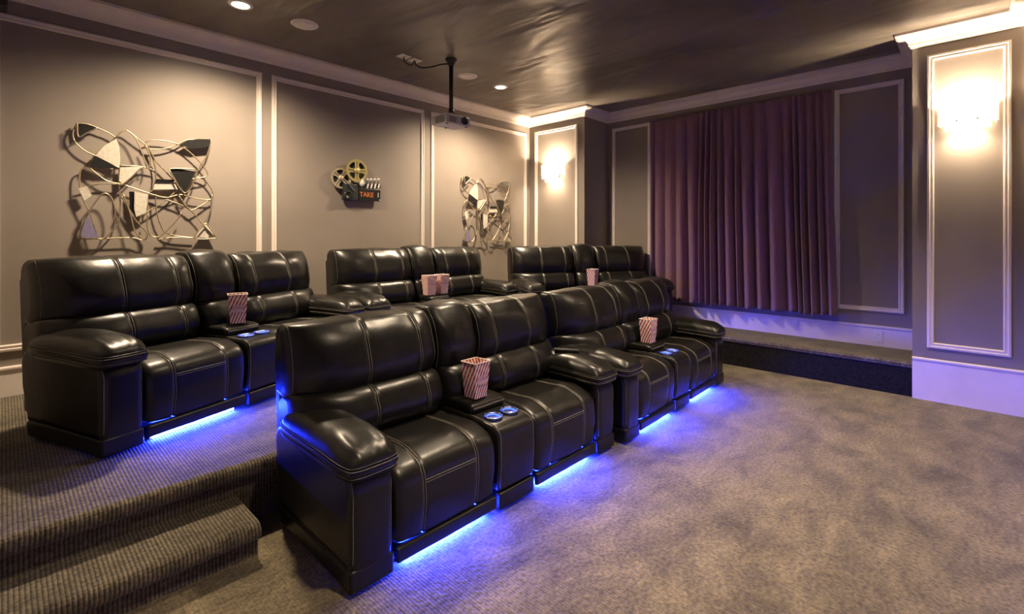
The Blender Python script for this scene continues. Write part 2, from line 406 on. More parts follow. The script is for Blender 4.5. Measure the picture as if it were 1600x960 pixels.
class Sweep:
    """puffy upholstery: an outline in y-z swept along x, its ends rounded, pinched at the seams"""
    def __init__(s, pts, x0, x1, r=0.035, seams=(), puff=0.0, wob=0.003, pinch=0.006, dx=0.028, ends=None, seed=0.0, ds=0.022):
        s.ends = ends
        s.P = rounded(pts, ds); s.Nn = normals2(s.P); s.x0, s.x1, s.r, s.seams, s.puff, s.wob, s.pinch, s.seed = x0, x1, r, seams, puff, wob, pinch, seed
        xs = set()
        for j in range(6):
            a = math.pi / 2 * j / 5
            xs.add(round(x0 + r * (1 - math.cos(a)), 5)); xs.add(round(x1 - r * (1 - math.cos(a)), 5))
        n_ = int((x1 - x0 - 2 * r) / dx) + 1
        for j in range(1, n_): xs.add(round(x0 + r + (x1 - x0 - 2 * r) * j / n_, 5))
        for q in seams:
            for d in (-.012, -.005, 0, .005, .012): xs.add(round(q + d, 5))
        s.xs = sorted(xs)
    def inset(s, x):
        g = 0.0; d = min(x - s.x0, s.x1 - x)
        if d < s.r:
            c_ = 1 - d / s.r; g = s.r * (1 - math.sqrt(max(0, 1 - c_ * c_)))
        t = (x - s.x0) / (s.x1 - s.x0)
        g -= s.puff * max(0, 1 - (2 * t - 1) ** 2) ** .6
        for q in s.seams: g += s.pinch * math.exp(-((x - q) / .009) ** 2)
        return g
    def pt(s, x, i, off=0.0):
        p, n_ = s.P[i % len(s.P)], s.Nn[i % len(s.P)]
        g = s.inset(x); nz = noise.noise(Vector((x * 7 + s.seed, p.x * 7, p.y * 7))) * s.wob
        q = p + n_ * (nz - g + off)
        if s.ends:
            # pillow ends: the front face runs back towards the rear at either end
            yr = max(v.x for v in s.P); kk = 0.0
            for d, (ke, wd) in ((x - s.x0, s.ends[0]), (s.x1 - x, s.ends[1])):
                if d < wd:
                    c_ = 1 - d / wd; kk += ke * (1 - math.sqrt(max(0, 1 - c_ * c_)))
            q.x = yr - (yr - q.x) * (1 - kk)
        return (x, q.x, q.y)
    def mesh(s, name, material, parent):
        mb = MB(); k = len(s.P); vs_ = [s.pt(x, i) for x in s.xs for i in range(k)]; n_ = len(s.xs)
        fs = [(a * k + i, a * k + (i + 1) % k, (a + 1) * k + (i + 1) % k, (a + 1) * k + i) for a in range(n_ - 1) for i in range(k)]
        mb.add(vs_, fs, True)
        mb.add([s.pt(s.xs[0], i) for i in range(k)], [tuple(range(k))]); mb.add([s.pt(s.xs[-1], i) for i in range(k)], [tuple(range(k))])
        return mb.build(name, material, parent)
    def seam(s, mb, x, cond, gap=0.007, r=0.0019, double=True):
        # stitching along the outline at x where cond(y,z,ny,nz)
        k = len(s.P); ok = [cond(s.P[i].x, s.P[i].y, s.Nn[i].x, s.Nn[i].y) for i in range(k)]
        start = next((i for i in range(k) if ok[i] and not ok[i - 1]), None)
        if start is None: return
        idx = []; i = start
        while ok[i % k] and len(idx) < k: idx.append(i % k); i += 1
        for d in ((-gap, gap) if double else (0,)):
            mb.tube([s.pt(x + d, i, 0.0012) for i in idx], r, 5)
    def across(s, mb, y, z, xa, xb, gap=0.006, r=0.0019):
        i0 = min(range(len(s.P)), key=lambda i: (s.P[i].x - y) ** 2 + (s.P[i].y - z) ** 2)
        xs = [xa] + [x for x in s.xs if xa < x < xb] + [xb]
        for dz in (-gap, gap):
            pts = []
            for x in xs:
                q = s.pt(x, i0, 0.0015); t = s.Nn[i0]; pts.append((x, q[1] - t.y * dz, q[2] + t.x * dz))
            mb.tube(pts, r, 5)

def arm_pad(sx, parent):
    hw, hl, cx_, cy_ = 0.132, 0.375, sx * 0.897, -0.085
    nu, nv = 18, 34; z0, z1, h = 0.505, 0.556, 0.088
    def outl(u, v):
        return (cx_ + hw * u * (1 - .16 * abs(v) ** 8), cy_ + hl * v * (1 - .05 * abs(u) ** 4))
    grid = []
    for j in range(nv + 1):
        v = math.sin((j / nv * 2 - 1) * math.pi / 2)
        for i in range(nu + 1):
            u = math.sin((i / nu * 2 - 1) * math.pi / 2)
            x, y = outl(u, v)
            e = max(0, (1 - abs(u) ** 3.2)) ** .55 * max(0, (1 - abs(v) ** 4)) ** .5
            wr_ = 0.0075 * math.sin(u * 17 + sx + 2.5 * noise.noise(Vector((u * 3, v * 2, sx)))) * max(0, -v - .45) / .55 * e + 0.004 * noise.noise(Vector((x * 9, y * 9, sx * 3.0)))* e
            tilt = -0.012 * max(0, -v) ** 2
            grid.append((x, y, z1 + h * e + wr_ * 1.6 + tilt))
    mb = MB(); W_ = nu + 1
    mb.add(grid, [(j * W_ + i, j * W_ + i + 1, (j + 1) * W_ + i + 1, (j + 1) * W_ + i) for j in range(nv) for i in range(nu)], True)
    ring = [i for i in range(nu)] + [j * W_ + nu for j in range(nv)] + [nv * W_ + i for i in range(nu, 0, -1)] + [j * W_ for j in range(nv, 0, -1)]
    top = [grid[i] for i in ring]; k = len(ring)
    def low(p, z, s_): return (cx_ + (p[0] - cx_) * s_, cy_ + (p[1] - cy_) * s_, z + (p[2] - z1))
    mid = [low(p, (z0 + z1) / 2, 1.018) for p in top]; bot = [low(p, z0, .985) for p in top]; bb = [low(p, z0 - .02, .9) for p in top]
    rings = [top, mid, bot, bb]
    for a in range(3):
        mb.add(rings[a] + rings[a + 1], [(i, (i + 1) % k, k + (i + 1) % k, k + i) for i in range(k)], True)
    mb.add(bb, [tuple(range(k))])
    o = mb.build('arm_pad', 'leather', parent)
    tb = MB()
    for rg, s_ in ((top, 1.006), (bot, 1.008)):
        tb.tube([(cx_ + (p[0] - cx_) * s_, cy_ + (p[1] - cy_) * s_, p[2]) for p in rg], 0.0035, 6, closed=True)
    tb.build('piping', 'leather', o)['kind'] = 'stuff'
    tb = MB()
    for rg, s_, dz in ((top, 1.022, -.009), (bot, 1.020, .009)):
        tb.tube([(cx_ + (p[0] - cx_) * s_, cy_ + (p[1] - cy_) * s_, p[2] + dz) for p in rg], 0.0019, 5, closed=True)
    tb.build('stitching', 'thread', o)['kind'] = 'stuff'
    return o

def stitch(mb, parent):
    o = mb.build('stitching', 'thread', parent); o['kind'] = 'stuff'; return o
def make_sofa():
    t = empty('reclining_sofa')
    # inner frame, hidden but for the gaps, and the rear shell
    fr = MB().box(-.94, .94, -.30, .32, .06, .40); fr.build('frame', 'shell', t, bevel=.01)
    sh = Sweep([(.335, .13, .02), (.415, .13, .03), (.475, .93, .04), (.405, .955, .03), (.36, .50, .05)], -.975, .975, .02, wob=.002, dx=.08, ds=.04)
    sho = sh.mesh('back_shell', 'shell', t)
    # arms
    for sx in (-1, 1):
        xa, xb = (-1.0, -.797) if sx < 0 else (.797, 1.0)
        ap = [(-.43, .10, .015), (-.435, .525, .115), (.10, .545, .2), (.40, .535, .13), (.385, .30, .2), (.32, .10, .02)]
        a = Sweep(ap, xa, xb, .032, wob=.003, puff=.006, dx=.025, seed=sx * 3.)
        ao = a.mesh('arm', 'leather', t)
        sm = MB()
        for xx in (xa + .012, xb - .012): a.seam(sm, xx, lambda y, z, ny, nz: y < -.12 and z > .12 and (ny < -.15 or nz > .1), double=False, r=.0021)
        stitch(sm, ao)
        sk = Sweep([(-.436, .018, .012), (-.437, .112, .012), (.325, .112, .02), (.30, .018, .02)], xa - .002, xb + .002, .014, wob=.0015, dx=.04)
        sko = sk.mesh('skirt', 'leather', t)
        arm_pad(sx, t)
    # seats
    for sx in (-1, 1):
        xa, xb = (-.787, -.155) if sx < 0 else (.155, .787)
        xc = (xa + xb) / 2; sms = (xc - .165, xc + .165)
        sp_ = [(-.415, .115, .02), (-.435, .27, .3), (-.425, .425, .10), (-.28, .475, .25), (.0, .462, .2), (.20, .445, .02), (.20, .33, .02), (-.30, .33, .03), (-.33, .115, .02)]
        s_ = Sweep(sp_, xa, xb, .045, seams=sms, puff=.012, wob=.004, seed=sx * 5.)
        so = s_.mesh('seat_cushion', 'leather', t)
        sm = MB()
        for q in sms: s_.seam(sm, q, lambda y, z, ny, nz: (ny < -.3 or nz > .4) and y < .1 and z > .13)
        s_.across(sm, -.435, .365, sms[0] + .008, sms[1] - .008)
        stitch(sm, so)
        sk = Sweep([(-.436, .042, .008), (-.438, .105, .014), (-.41, .113, .008), (-.41, .042, .006)], xa + .01, xb - .01, .008, wob=.0015, dx=.05)
        sk.mesh('skirt', 'leather', t)
        MB().box(xc - .255, xc + .255, -.381, -.369, .012, .030).build('light_strip', 'led', t)
        # light strip channel fixed under the seat
        MB().box(xc - .262, xc + .262, -.369, -.357, .010, .055).build('strip_channel', 'shell', t)
    # console
    cp = [(-.425, .115, .02), (-.437, .28, .3), (-.432, .462, .07), (-.2, .472, .1), (.20, .468, .02), (.20, .20, .02), (-.36, .115, .02)]
    c_ = Sweep(cp, -.146, .146, .02, wob=.002, puff=.002, dx=.024)
    co = c_.mesh('console', 'leather', t)
    sm = MB()
    for q in (-.132, .132): c_.seam(sm, q, lambda y, z, ny, nz: (ny < -.3 or nz > .4) and y < .1 and z > .13, double=False, r=.0021)
    stitch(sm, co)
    Sweep([(-.432, .020, .008), (-.434, .105, .014), (-.40, .113, .008), (-.40, .020, .006)], -.140, .140, .008, wob=.0015, dx=.05).mesh('skirt', 'leather', t)
    ld = Sweep([(-.195, .476, .012), (-.205, .520, .02), (-.15, .535, .06), (.16, .535, .03), (.16, .476, .01)], -.138, .138, .02, wob=.002, puff=.003, dx=.024)
    lo = ld.mesh('console_lid', 'leather', t)
    sm = MB(); ld.across(sm, -.205, .508, -.125, .125, gap=.003); stitch(sm, lo)
    for sx in (-1, 1):
        cc = (sx * .064, -.305, -.043)
        cup = MB().lathe([(.050, .512), (.052, .524), (.047, .527), (.042, .524), (.040, .500), (.0, .499)], 28, cc).build('cup_holder', 'cupmetal', t)
        MB().lathe([(.0, .506), (.034, .506), (.041, .510), (.041, .520), (.0405, .520)], 28, cc, cap=False).build('cup_light', 'cupled', cup)
        g = MB()
        for j in range(10):
            a = 2 * math.pi * j / 10; g.box(cc[0] + .0495 * math.cos(a) - .0018, cc[0] + .0495 * math.cos(a) + .0018, cc[1] + .0495 * math.sin(a) - .0018, cc[1] + .0495 * math.sin(a) + .0018, .477, .4845)
        g.build('rim_studs', 'cupled', cup)['kind'] = 'stuff'
    # backs: head cushion over lumbar roll, for each seat and the console
    for k, (xa, xb, sms, dz, hd) in enumerate(((-1.0, -.166, (-.635, -.305), 0.0, 0.0), (-.17, .17, (), .018, .012), (.166, 1.0, (.305, .635), 0.0, 0.0))):
        en = ((.62, .30), (.22, .10)) if k == 0 else (((.22, .10), (.62, .30)) if k == 2 else ((.30, .11), (.30, .11)))
        hp = [(.075, .705, .06), (.045, .80, .25), (.10, .965, .22), (.175, 1.03 + dz, .07), (.31, 1.04 + dz, .07), (.385, 1.0, .07), (.395, .90, .1), (.36, .66, .06), (.15, .655, .05)]
        h_ = Sweep(hp, xa, xb, .034, seams=sms, puff=.014 + hd, wob=.010, pinch=.008, seed=k * 11., ends=en)
        ho = h_.mesh('head_cushion', 'leather', t)
        sm = MB()
        for q in sms: h_.seam(sm, q, lambda y, z, ny, nz: (ny < -.2 or nz > .5) and z > .70 and y < .33)
        # corded edge seam down the outer side
        for q in (xa + .018, xb - .018):
            h_.seam(sm, q, lambda y, z, ny, nz: (ny < -.2 or nz > .5) and z > .70 and y < .33, double=False, r=.0017)
        if sm.v: stitch(sm, ho)
        la, lb = (xa + .004, xb) if k == 0 else ((xa, xb - .004) if k == 2 else (xa + .006, xb - .006))
        lp = [(.02, .46, .06), (-.045, .56, .11), (.02, .695, .08), (.20, .70, .05), (.36, .66, .05), (.34, .44, .04)]
        l_ = Sweep(lp, la, lb, .034, ends=en, seams=sms, puff=.016, wob=.005, pinch=.008, seed=k * 7. + 2)
        lo_ = l_.mesh('lumbar_cushion', 'leather', t)
        sm = MB()
        for q in sms: l_.seam(sm, q, lambda y, z, ny, nz: ny < .1 and z > .48 and y < .12)
        if sm.v: stitch(sm, lo_)
    # feet
    for sx in (-.93, .93):
        for yy in (-.36, .27): MB().lathe([(.026, 0), (.03, .012), (.03, .03)], 14, (sx, yy, 0)).build('foot', 'black', t)
    return t
sofa = make_sofa()
SOFAS = [
    (1.990, -2.880, -0.3, 0.0, 'black leather two-seat recliner sofa in front row, nearest the camera'),
    (4.065, -2.905, 1.3, 0.0, 'black leather two-seat recliner sofa in front row beside the curtain recess'),
    (1.145, -1.120, 20.3, PL, 'black leather two-seat recliner sofa on platform under the large wire art'),
    (3.285, -0.755, 0.8, PL, 'black leather two-seat recliner sofa in middle of back row, two popcorn boxes on console'),
    (5.326, -1.485, -28.5, PL, 'black leather two-seat recliner sofa at far end of back row, near the corner sconce'),
]
SO = []
for i, (x, y, a, z, lab) in enumerate(SOFAS):
    o = sofa if i == 0 else copy_tree(sofa)
    o.location = (x, y, z); o.rotation_euler = (0, 0, R(a)); tag(o, lab, 'sofa', 'two-seat leather recliner sofas in two rows'); SO.append(o)
def on_sofa(i, lx, ly, lz):
    x, y, a, z, _ = SOFAS[i]; a = R(a)
    return (x + lx * math.cos(a) - ly * math.sin(a), y + lx * math.sin(a) + ly * math.cos(a), z + lz)

# ------------------------------------------------------------------ popcorn boxes
def text_mesh(body, size, material, name, parent, loc, rot, ext=0.0006, align='CENTER', sx=1.0):
    cu = bpy.data.curves.new(name, 'FONT'); cu.body = body; cu.size = size; cu.extrude = ext; cu.align_x = align; cu.align_y = 'CENTER'
    cu.resolution_u = 3; cu.space_line = 0.85
    ob = bpy.data.objects.new(name + '_tmp', cu); C.objects.link(ob)
    dg = bpy.context.evaluated_depsgraph_get(); me = bpy.data.meshes.new_from_object(ob.evaluated_get(dg))
    bpy.data.objects.remove(ob)
    me.materials.clear(); me.materials.append(M[material])
    o = bpy.data.objects.new(name, me); C.objects.link(o); o.parent = parent; o.location = loc; o.rotation_euler = rot; o.scale = (sx, 1, 1)
    return o
def make_popcorn():
    t = empty('popcorn_box')
    H, wt, wb, dt, db = .215, .063, .047, .060, .045
    me = bpy.data.meshes.new('carton'); bm = bmesh.new(); uv = bm.loops.layers.uv.new('UVMap')
    nseg = 6
    cb = [(-wb, -db), (wb, -db), (wb, db), (-wb, db)]; ct = [(-wt, -dt), (wt, -dt), (wt, dt), (-wt, dt)]
    for f in range(4):
        a0, a1 = cb[f], cb[(f + 1) % 4]; b0, b1 = ct[f], ct[(f + 1) % 4]
        side = 1.0 if f % 2 == 0 else .8
        bot = []; top = []
        for i in range(nseg * 2 + 1):
            u = i / (nseg * 2)
            bot.append(bm.verts.new((a0[0] + (a1[0] - a0[0]) * u, a0[1] + (a1[1] - a0[1]) * u, 0)))
            sc = .006 * math.sin(math.pi * ((u * nseg) % 1.0)) if 0 < u < 1 else 0
            top.append(bm.verts.new((b0[0] + (b1[0] - b0[0]) * u, b0[1] + (b1[1] - b0[1]) * u, H - .006 + (.006 if i % 2 else 0))))
        for i in range(nseg * 2):
            fc = bm.faces.new((bot[i], bot[i + 1], top[i + 1], top[i]))
            for lp, (uu, vv) in zip(fc.loops, ((i, 0), (i + 1, 0), (i + 1, 1), (i, 1))): lp[uv].uv = (uu / (nseg * 2) * side, vv)
    fb = bm.faces.new([bm.verts.new((*p, 0)) for p in reversed(cb)])
    bm.to_mesh(me); bm.free(); me.materials.append(M['popbox'])
    o = bpy.data.objects.new('carton', me); C.objects.link(o); o.parent = t
    md = o.modifiers.new('card', 'SOLIDIFY'); md.thickness = .0015; md.offset = -1
    # white liner edge at the mouth
    mb = MB(); z0, z1 = H - .012, H - .001; k0 = wb + (wt - wb) * z0 / H
    pts = [(x * 1.006, y * 1.006, H - .004) for x, y in ct]
    for a, b in zip(pts, pts[1:] + pts[:1]): mb.tube([a, b], .0028, 5)
    mb.build('rim', 'popin', t)
    # printed patch on front and back
    sl = math.atan2(dt - db, H)
    for sgn in (-1, 1):
        yy = (db + (dt - db) * .56) + .0012
        p = MB().box(-.035, .035, -.0004, .0004, -.038, .038).build('printed_patch', 'poppatch', t)
        p.location = (0, sgn * yy, H * .56); p.rotation_euler = (-sl * sgn * -1, 0, 0)
        tx = text_mesh('POP\nCORN', .028, 'popprint', 'lettering', p, (0, sgn * .0009, .004), (R(90), 0, 0 if sgn < 0 else R(180)), .0003)
    return t
pop = make_popcorn()
PB = [(0, -.035, -.122, 2, 'red striped popcorn box on console of the sofa nearest the camera'),
      (1, -.035, -.122, 1, 'red striped popcorn box on front-row console near the plum curtain'),
      (2, .01, -.122, -14, 'red striped popcorn box on back-row console under the large wire art'),
      (3, -.088, -.122, -2, 'left one of the two popcorn boxes standing side by side'),
      (3, .088, -.118, 2, 'right one of the two popcorn boxes standing side by side'),
      (4, .0, -.122, 10, 'red striped popcorn box on farthest back-row console by the corner')]
for i, (si, lx, ly, a, lab) in enumerate(PB):
    o = pop if i == 0 else copy_tree(pop)
    o.location = on_sofa(si, lx, ly, .5435); o.rotation_euler = (0, 0, R(a)); tag(o, lab, 'popcorn box', 'striped popcorn boxes on the consoles')

# remote control on the right arm of the nearest sofa
t = empty('remote_control', on_sofa(0, .885, -.10, .6505), R(28)); tag(t, 'black remote control lying on right arm of nearest sofa', 'remote control')
MB().box(-.024, .024, -.095, .095, 0, .017).build('body', 'black', t, bevel=.005)
for j in range(6):
    for i in (-1, 0, 1): MB().box(i * .013 - .004, i * .013 + .004, -.06 + j * .018, -.05 + j * .018, .016, .0185).build('button', 'button', t)
MB().lathe([(.011, .016), (.011, .0185), (0, .0185)], 16, (0, .065, 0)).build('dial', 'button', t)

# ------------------------------------------------------------------ curtain
def curtain():
    t = empty('curtain', (XR - .085, -2.9, .62)); tag(t, 'long plum pleated curtain hanging in the wall recess', 'curtain')
    rnd = random.Random(4); y0t, y1t, y0b, y1b = -3.995, -1.795, -4.075, -1.80
    nf = 20; ws = [rnd.uniform(.5, 1.65) for _ in range(nf)]; tot = sum(ws); edges = [0]
    for q in ws: edges.append(edges[-1] + q / tot)
    am = [rnd.uniform(.7, 1.25) for _ in range(nf)]; ph = [rnd.uniform(-.35, .35) for _ in range(nf)]
    nu, nv = 520, 44; vs_ = []
    for j in range(nv + 1):
        tz = j / nv; z = 3.155 + (.615 - 3.155) * tz
        for i in range(nu + 1):
            u = i / nu; k = min(nf - 1, max(0, next((a for a in range(nf) if u <= edges[a + 1]), nf - 1)))
            lt = (u - edges[k]) / (edges[k + 1] - edges[k])
            shape = .5 - .5 * math.cos(2 * math.pi * lt)
            shape = shape ** (.38 + .3 * ((k * 7) % 5) / 4)
            head = min(1, tz / .05)
            amp = (.045 + .085 * min(1, tz / .5)) * am[k] * (.35 + .65 * head)
            amp *= 1 - .55 * min(1, max(0, (u - .72) / .12))
            drift = .05 * ph[k] * tz * math.sin(math.pi * lt)
            yy = (y0t + (y1t - y0t) * u) * (1 - tz) + (y0b + (y1b - y0b) * u) * tz + drift + .012 * tz * math.sin(u * 23)
            xx = XR - .05 - amp * shape - .01 * noise.noise(Vector((u * 14, tz * 2.5, 1)))
            zz = z + (.012 * math.sin(u * 40) * .5 if j == nv else 0)
            vs_.append((xx - (XR - .085), yy + 2.9, zz - .62))
    W_ = nu + 1
    fs = [(j * W_ + i, j * W_ + i + 1, (j + 1) * W_ + i + 1, (j + 1) * W_ + i) for j in range(nv) for i in range(nu)]
    o = MB().add(vs_, fs, True).build('cloth', 'curtain', t, fixn=False)
    md = o.modifiers.new('thick', 'SOLIDIFY'); md.thickness = .004
    MB().box(-.0 + .035, .05 + .03, -1.095, 1.105, 2.50, 2.535).build('heading_rail', 'curtain', t)
curtain()

# ------------------------------------------------------------------ recessed lamps and ceiling speakers
def can(x, y, label, beam=152, k=1.0):
    t = empty('recessed_ceiling_light', (x, y, ZC)); tag(t, label, 'ceiling light', 'recessed ceiling lights')
    MB().lathe([(.062, -.001), (.066, -.008), (.085, -.007), (.092, -.001)], 32, cap=False).build('trim_ring', 'offwhite', t)
    MB().lathe([(.0, -.004), (.063, -.004), (.063, -.001), (0, -.001)], 32).build('lens', 'can', t)
    ld = bpy.data.lights.new('lamp', 'SPOT'); ld.energy = CAN_W * k; ld.color = WARM; ld.spot_size = R(beam); ld.spot_blend = .9; ld.shadow_soft_size = .10
    lo = bpy.data.objects.new('lamp', ld); C.objects.link(lo); lo.parent = t; lo.location = (0, 0, -.03)
    return t
can(1.333, -.855, 'lit recessed ceiling light above the large wire art')
can(4.321, -.855, 'lit recessed ceiling light near the back corner')
can(1.333, -4.3, 'added out-of-view ceiling light over the aisle near the camera', 84, .5)  # guessed lamp outside the view, added to brighten the aisle side
can(4.0, -4.55, 'added out-of-view ceiling light over the open carpet at right', 98, .65)  # also added out of view, to light the carpet and recess walls
can(2.83, -3.05, 'added out-of-view ceiling light over the front row of sofas', 110, .65)  # added lamp just above the view, lights the front sofas
def ceil_speaker(x, y, label):
    t = empty('ceiling_speaker', (x, y, ZC)); tag(t, label, 'speaker', 'round ceiling speakers')
    MB().lathe([(.096, 0), (.098, -.006), (.108, -.007), (.115, -.001)], 36, cap=False).build('rim', 'offwhite', t)
    MB().lathe([(0, -.004), (.096, -.0045), (.096, -.001), (0, -.001)], 36).build('grille', 'spkgrille', t)
ceil_speaker(1.849, -.866, 'round white ceiling speaker beside the nearer ceiling light')
ceil_speaker(3.759, -.866, 'round white ceiling speaker beyond the projector')

# ------------------------------------------------------------------ projector on its drop pole
t = empty('projector', (3.285, -1.145, ZC)); tag(t, 'small grey projector hanging from black ceiling pole', 'projector')
MB().lathe([(.062, -.0), (.062, -.008), (.045, -.03), (.030, -.06), (.030, -.075), (0, -.075)], 24).build('ceiling_mount', 'black', t)
pl_ = MB().lathe([(.022, -.05), (.022, -.56), (0, -.56)], 16).build('pole', 'black', t)
MB().lathe([(.028, -.53), (.028, -.575), (0, -.575)], 16).build('collar', 'black', pl_)
br = MB().box(-.05, .05, -.05, .05, -.592, -.575); br.box(-.05, -.04, -.05, .05, -.615, -.58); br.box(.04, .05, -.05, .05, -.615, -.58)
br.build('bracket', 'chrome', t, bevel=.003)
bd = MB().box(-.165, .165, -.125, .125, -.712, -.612).build('body', 'projgrey', t, bevel=.018, seg=3)
ln = MB().lathe([(.040, .01), (.043, -.012), (.036, -.014), (.030, .0), (0, .0)], 24, (.075, -.127, -.662), 'Y').build('lens', 'projdark', t)
for j in range(6): MB().box(-.1665, -.163, -.10, .06, -.70 + j * .012, -.694 + j * .012).build('vent_slat', 'projdark', t)
for j in range(5): MB().box(-.13, -.03, -.1265, -.123, -.695 + j * .012, -.689 + j * .012).build('vent_slat', 'projdark', t)
for i, j in ((-.13, -.09), (.13, -.09), (0, .09)): MB().lathe([(.014, -.718), (.014, -.710)], 12, (i, j, 0)).build('foot', 'black', t)
MB().tube(smooth_path([(-.25, .30, -.012), (-.245, .285, -.05), (-.215, .235, -.085), (-.155, .155, -.085), (-.085, .075, -.06), (-.023, .015, -.05)], 6), .008, 8).build('cable', 'black', t)
def plate(x, y, label):
    t = empty('ceiling_outlet', (x, y, ZC), R(4)); tag(t, label, 'outlet', 'outlets on the ceiling')
    MB().box(-.058, .058, -.058, .058, -.008, -.0005).build('cover_plate', 'offwhite', t, bevel=.003)
    MB().box(-.017, .017, -.033, .033, -.012, -.006).build('socket', 'spkgrille', t)
plate(2.885, -.86, 'white square ceiling outlet farther from the projector pole')
plate(3.035, -.845, 'white square ceiling outlet nearer the projector pole')
cb = MB().tube(smooth_path([(2.885, -.86, ZC - .012), (2.888, -.865, ZC - .05), (2.92, -.875, ZC - .075), (2.98, -.865, ZC - .07), (3.02, -.855, ZC - .012)], 6), .007, 8).build('power_cable', 'black')
tag(cb, 'short black cable looping between the two ceiling outlets', 'cable')

# ------------------------------------------------------------------ sconces
def sconce(y, z, label):
    t = empty('wall_sconce', (XP, y, z)); tag(t, label, 'wall sconce', 'frosted glass wall sconces')
    MB().box(-.018, 0, -.075, .075, -.08, .08).build('wall_plate', 'chrome', t, bevel=.004)
    # layered frosted panes, wide over narrow
    for (x, ya, yb, za, zb) in ((-.14, -.085, .095, -.165, .205), (-.12, -.195, .19, -.06, .105), (-.155, -.15, .15, -.115, .035), (-.128, -.12, .06, .04, .175)):
        MB().box(x - .004, x + .004, ya, yb, za, zb).build('glass_pane', 'frost', t, bevel=.002, seg=1)
    for yy in (-.05, .05):
        MB().lathe([(.016, -.045), (.022, -.03), (.024, 0), (.02, .03), (.0, .045)], 16, (-.07, yy, .01)).build('bulb', 'bulb', t)
        MB().tube([(-.0, yy, -.05), (-.07, yy, -.05), (-.07, yy, -.035)], .008, 8).build('lamp_arm', 'chrome', t)
    for yy in (-.178, .172): MB().box(-.116, -.012, yy - .004, yy + .004, -.06, .10).build('glass_pane', 'frost', t, bevel=.002, seg=1)
    for up in (1, -1):       # the pair of lamps throws light up and down past the panes
        ld = bpy.data.lights.new('lamp', 'SPOT'); ld.energy = SCONCE_W * (2.0 if up > 0 else .9); ld.color = WARM; ld.shadow_soft_size = .03
        ld.spot_size = R(150); ld.spot_blend = .25
        lo = bpy.data.objects.new('lamp', ld); C.objects.link(lo); lo.parent = t; lo.location = (-.085, 0, .01); lo.rotation_euler = (R(180) if up > 0 else 0, 0, 0)
    for yy in (-.065, .065): MB().lathe([(.007, -.165), (.007, -.01)], 10, (0, yy, -.03), 'X').build('stud', 'chrome', t)
sconce(-.532, 2.49, 'glowing frosted glass wall sconce in the far corner')
sconce(-5.122, 2.53, 'glowing frosted glass wall sconce on the right front pilaster')

